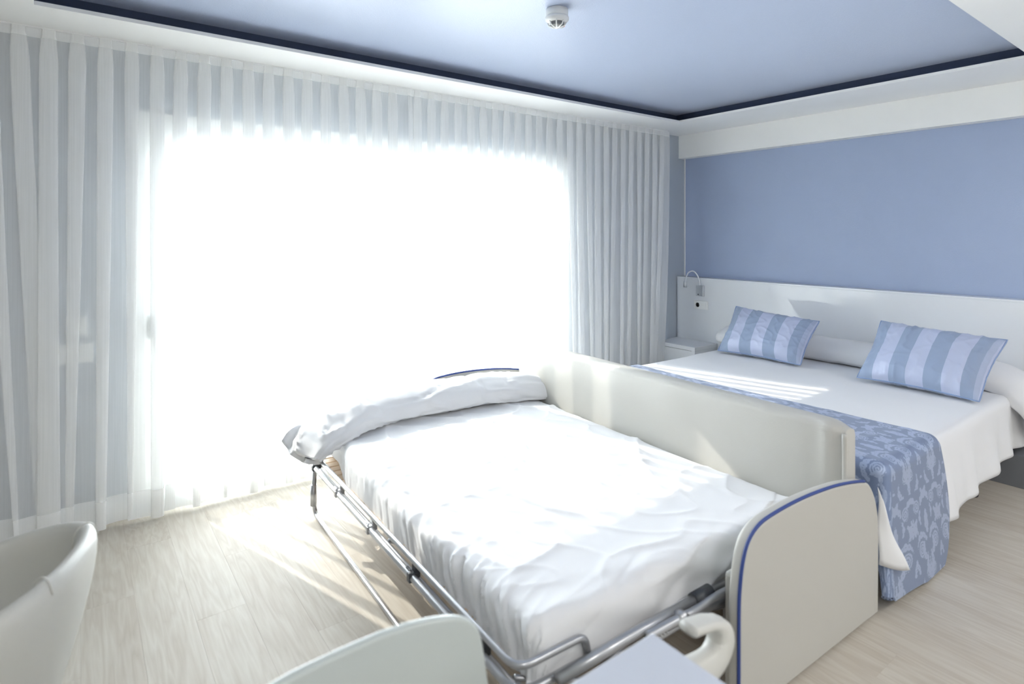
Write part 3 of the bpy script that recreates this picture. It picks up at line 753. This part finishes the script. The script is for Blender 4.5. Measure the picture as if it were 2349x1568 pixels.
def rr_outline(x0, x1, z0, z1, r, crown=0.0, n=6):
    o = []
    for (cx, cz, a0) in ((x1-r, z0+r*.4, -90), (x1-r, z1-r, 0), (x0+r, z1-r, 90), (x0+r, z0+r*.4, 180)):
        for k in range(n+1):
            a = radians(a0+90*k/n); rz = r if a0 in (0, 90) else r*.4
            o.append((cx+r*cos(a), cz+rz*sin(a)))
    out = []
    for x, z in o:
        u = (x-(x0+x1)/2)/((x1-x0)/2); out.append((x, z+(crown*(1-u*u) if z > (z0+z1)/2 else 0)))
    return out
# side chair with a thin glossy back
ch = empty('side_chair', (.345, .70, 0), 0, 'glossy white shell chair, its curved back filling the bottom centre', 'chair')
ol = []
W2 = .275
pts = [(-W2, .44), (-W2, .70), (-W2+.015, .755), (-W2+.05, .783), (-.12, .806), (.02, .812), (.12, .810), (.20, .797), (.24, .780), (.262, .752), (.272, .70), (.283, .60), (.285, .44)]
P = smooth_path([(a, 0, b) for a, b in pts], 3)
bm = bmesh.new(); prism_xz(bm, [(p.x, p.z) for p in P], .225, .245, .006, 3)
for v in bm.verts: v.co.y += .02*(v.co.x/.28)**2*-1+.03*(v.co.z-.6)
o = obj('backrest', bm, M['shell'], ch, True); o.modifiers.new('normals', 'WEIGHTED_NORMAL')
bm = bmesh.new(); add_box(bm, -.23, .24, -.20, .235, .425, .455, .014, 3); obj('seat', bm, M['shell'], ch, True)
for (a, b, c, d) in ((-.20, -.17, -.24, -.21), (.20, -.17, .24, -.21), (-.20, .19, -.25, .235), (.20, .19, .25, .235)):
    tube('leg', [(a, b, .43), (c, d, 0)], .012, M['steel'], ch)
# chair with open loop arms, pushed in at the table's right side
lc = empty('loop_arm_chair', (1.04, .56, 0), 0, 'white padded chair with a rounded open loop arm between the table and sofa bed', 'chair')
def loopband(y):
    pts = [(.012, .652), (.05, .645), (.095, .634), (.124, .610), (.130, .575), (.095, .546), (.03, .548), (-.04, .566), (-.16, .60)]
    out = smooth_path([(a, 0, b) for a, b in pts], 5)
    bm = bmesh.new(); R = []
    for i, p in enumerate(out):
        d = (out[min(i+1, len(out)-1)]-out[max(i-1, 0)]).normalized(); n_ = Vector((d.z, 0, -d.x))
        t = i/(len(out)-1); hw = .011+.023*max(0, min(1, (t-.26)/.22)); hy = .024
        rg = []
        for k in range(12):
            a = 2*pi*k/12; ca = math.copysign(abs(cos(a))**.6, cos(a)); sa = math.copysign(abs(sin(a))**.6, sin(a))
            rg.append(bm.verts.new(p+n_*ca*hw+Vector((0, y+sa*hy, 0))))
        R.append(rg)
    for a, b in zip(R, R[1:]):
        for k in range(12): bm.faces.new((a[k], a[(k+1) % 12], b[(k+1) % 12], b[k]))
    bm.faces.new(R[0][::-1]); bm.faces.new(R[-1])
    return obj('arm', bm, M['leather_w'], lc, True)
loopband(.215); loopband(-.235)
box('seat', -.20, .16, -.20, .17, .40, .46, M['leather_w'], lc, .02, 3)
box('backrest', -.235, -.19, -.22, .20, .46, .70, M['leather_w'], lc, .015, 3)
for (a, b) in ((-.18, -.18), (.13, -.18), (-.18, .15), (.13, .15)): tube('leg', [(a, b, .41), (a, b, 0)], .011, M['steel'], lc)

# tub chair at the left edge
def tub_chair(loc, rz, label):
    r = empty('tub_chair', loc, rz, label, 'chair')
    bm = bmesh.new(); R = []; N = 44; span = radians(250)
    for i in range(N+1):
        t = i/N; th = -span/2+span*t                      # 0 = back of the chair (local +x)
        c, s = cos(th), sin(th); e = 2.5
        rad = 1/((abs(c)**e+abs(s)**e)**(1/e))
        fall = (abs(th)/(span/2))
        H = .735-.115*(max(0, fall-.2)/.8)**1.2
        def q(rr, z): return Vector((c*rad*rr*1.0, s*rad*rr*1.0, z))
        prof = [(.15, .12), (.168, .22), (.210, .36), (.255, .52), (.280, H-.10), (.285, H-.03), (.277, H-.007), (.262, H+.002), (.245, H-.006), (.236, H-.03), (.232, H-.12), (.212, .52), (.185, .38), (.14, .30), (.13, .12)]
        R.append([bm.verts.new(q(a, b)) for a, b in prof])
    m_ = len(R[0])
    for a, b in zip(R, R[1:]):
        for k in range(m_): bm.faces.new((a[k], a[(k+1) % m_], b[(k+1) % m_], b[k]))
    bm.faces.new(R[0]); bm.faces.new(R[-1][::-1])
    sh_ = obj('shell', bm, M['leather_w'], r, True)
    md = sh_.modifiers.new('sub', 'SUBSURF'); md.levels = 1; md.render_levels = 1
    # stitched seams over the rim
    for th in (radians(-28), radians(28)):
        c, s = cos(th), sin(th); rad = 1/((abs(c)**2.5+abs(s)**2.5)**(1/2.5))
        pts = [(.252, .54), (.2745, .62), (.2775, .70), (.2785, .716), (.262, .738), (.243, .729), (.231, .70), (.228, .62), (.214, .50)]
        H = .735
        pts = [(.2845, H-.03), (.2765, H-.007), (.262, H+.005), (.243, H-.004), (.233, H-.03), (.229, H-.12), (.219, .52), (.203, .38)]
        tube('seam', smooth_path([(c*rad*a, s*rad*a, b) for a, b in pts], 4), .0022, M['leather_w'], sh_, 6)
    bm = bmesh.new(); add_box(bm, -.26, .17, -.19, .19, .29, .44, .04, 4); obj('seat', bm, M['leather_w'], r, True)
    for a, b in ((-.14, -.14), (-.14, .14), (.14, -.14), (.14, .14)): tube('leg', [(a, b, .3), (a*1.1, b*1.1, 0)], .014, M['black'], r)
    return r
tub_chair((-.25, 1.85, 0), radians(-18), 'white leatherette tub chair cut by the left edge, near the curtain')
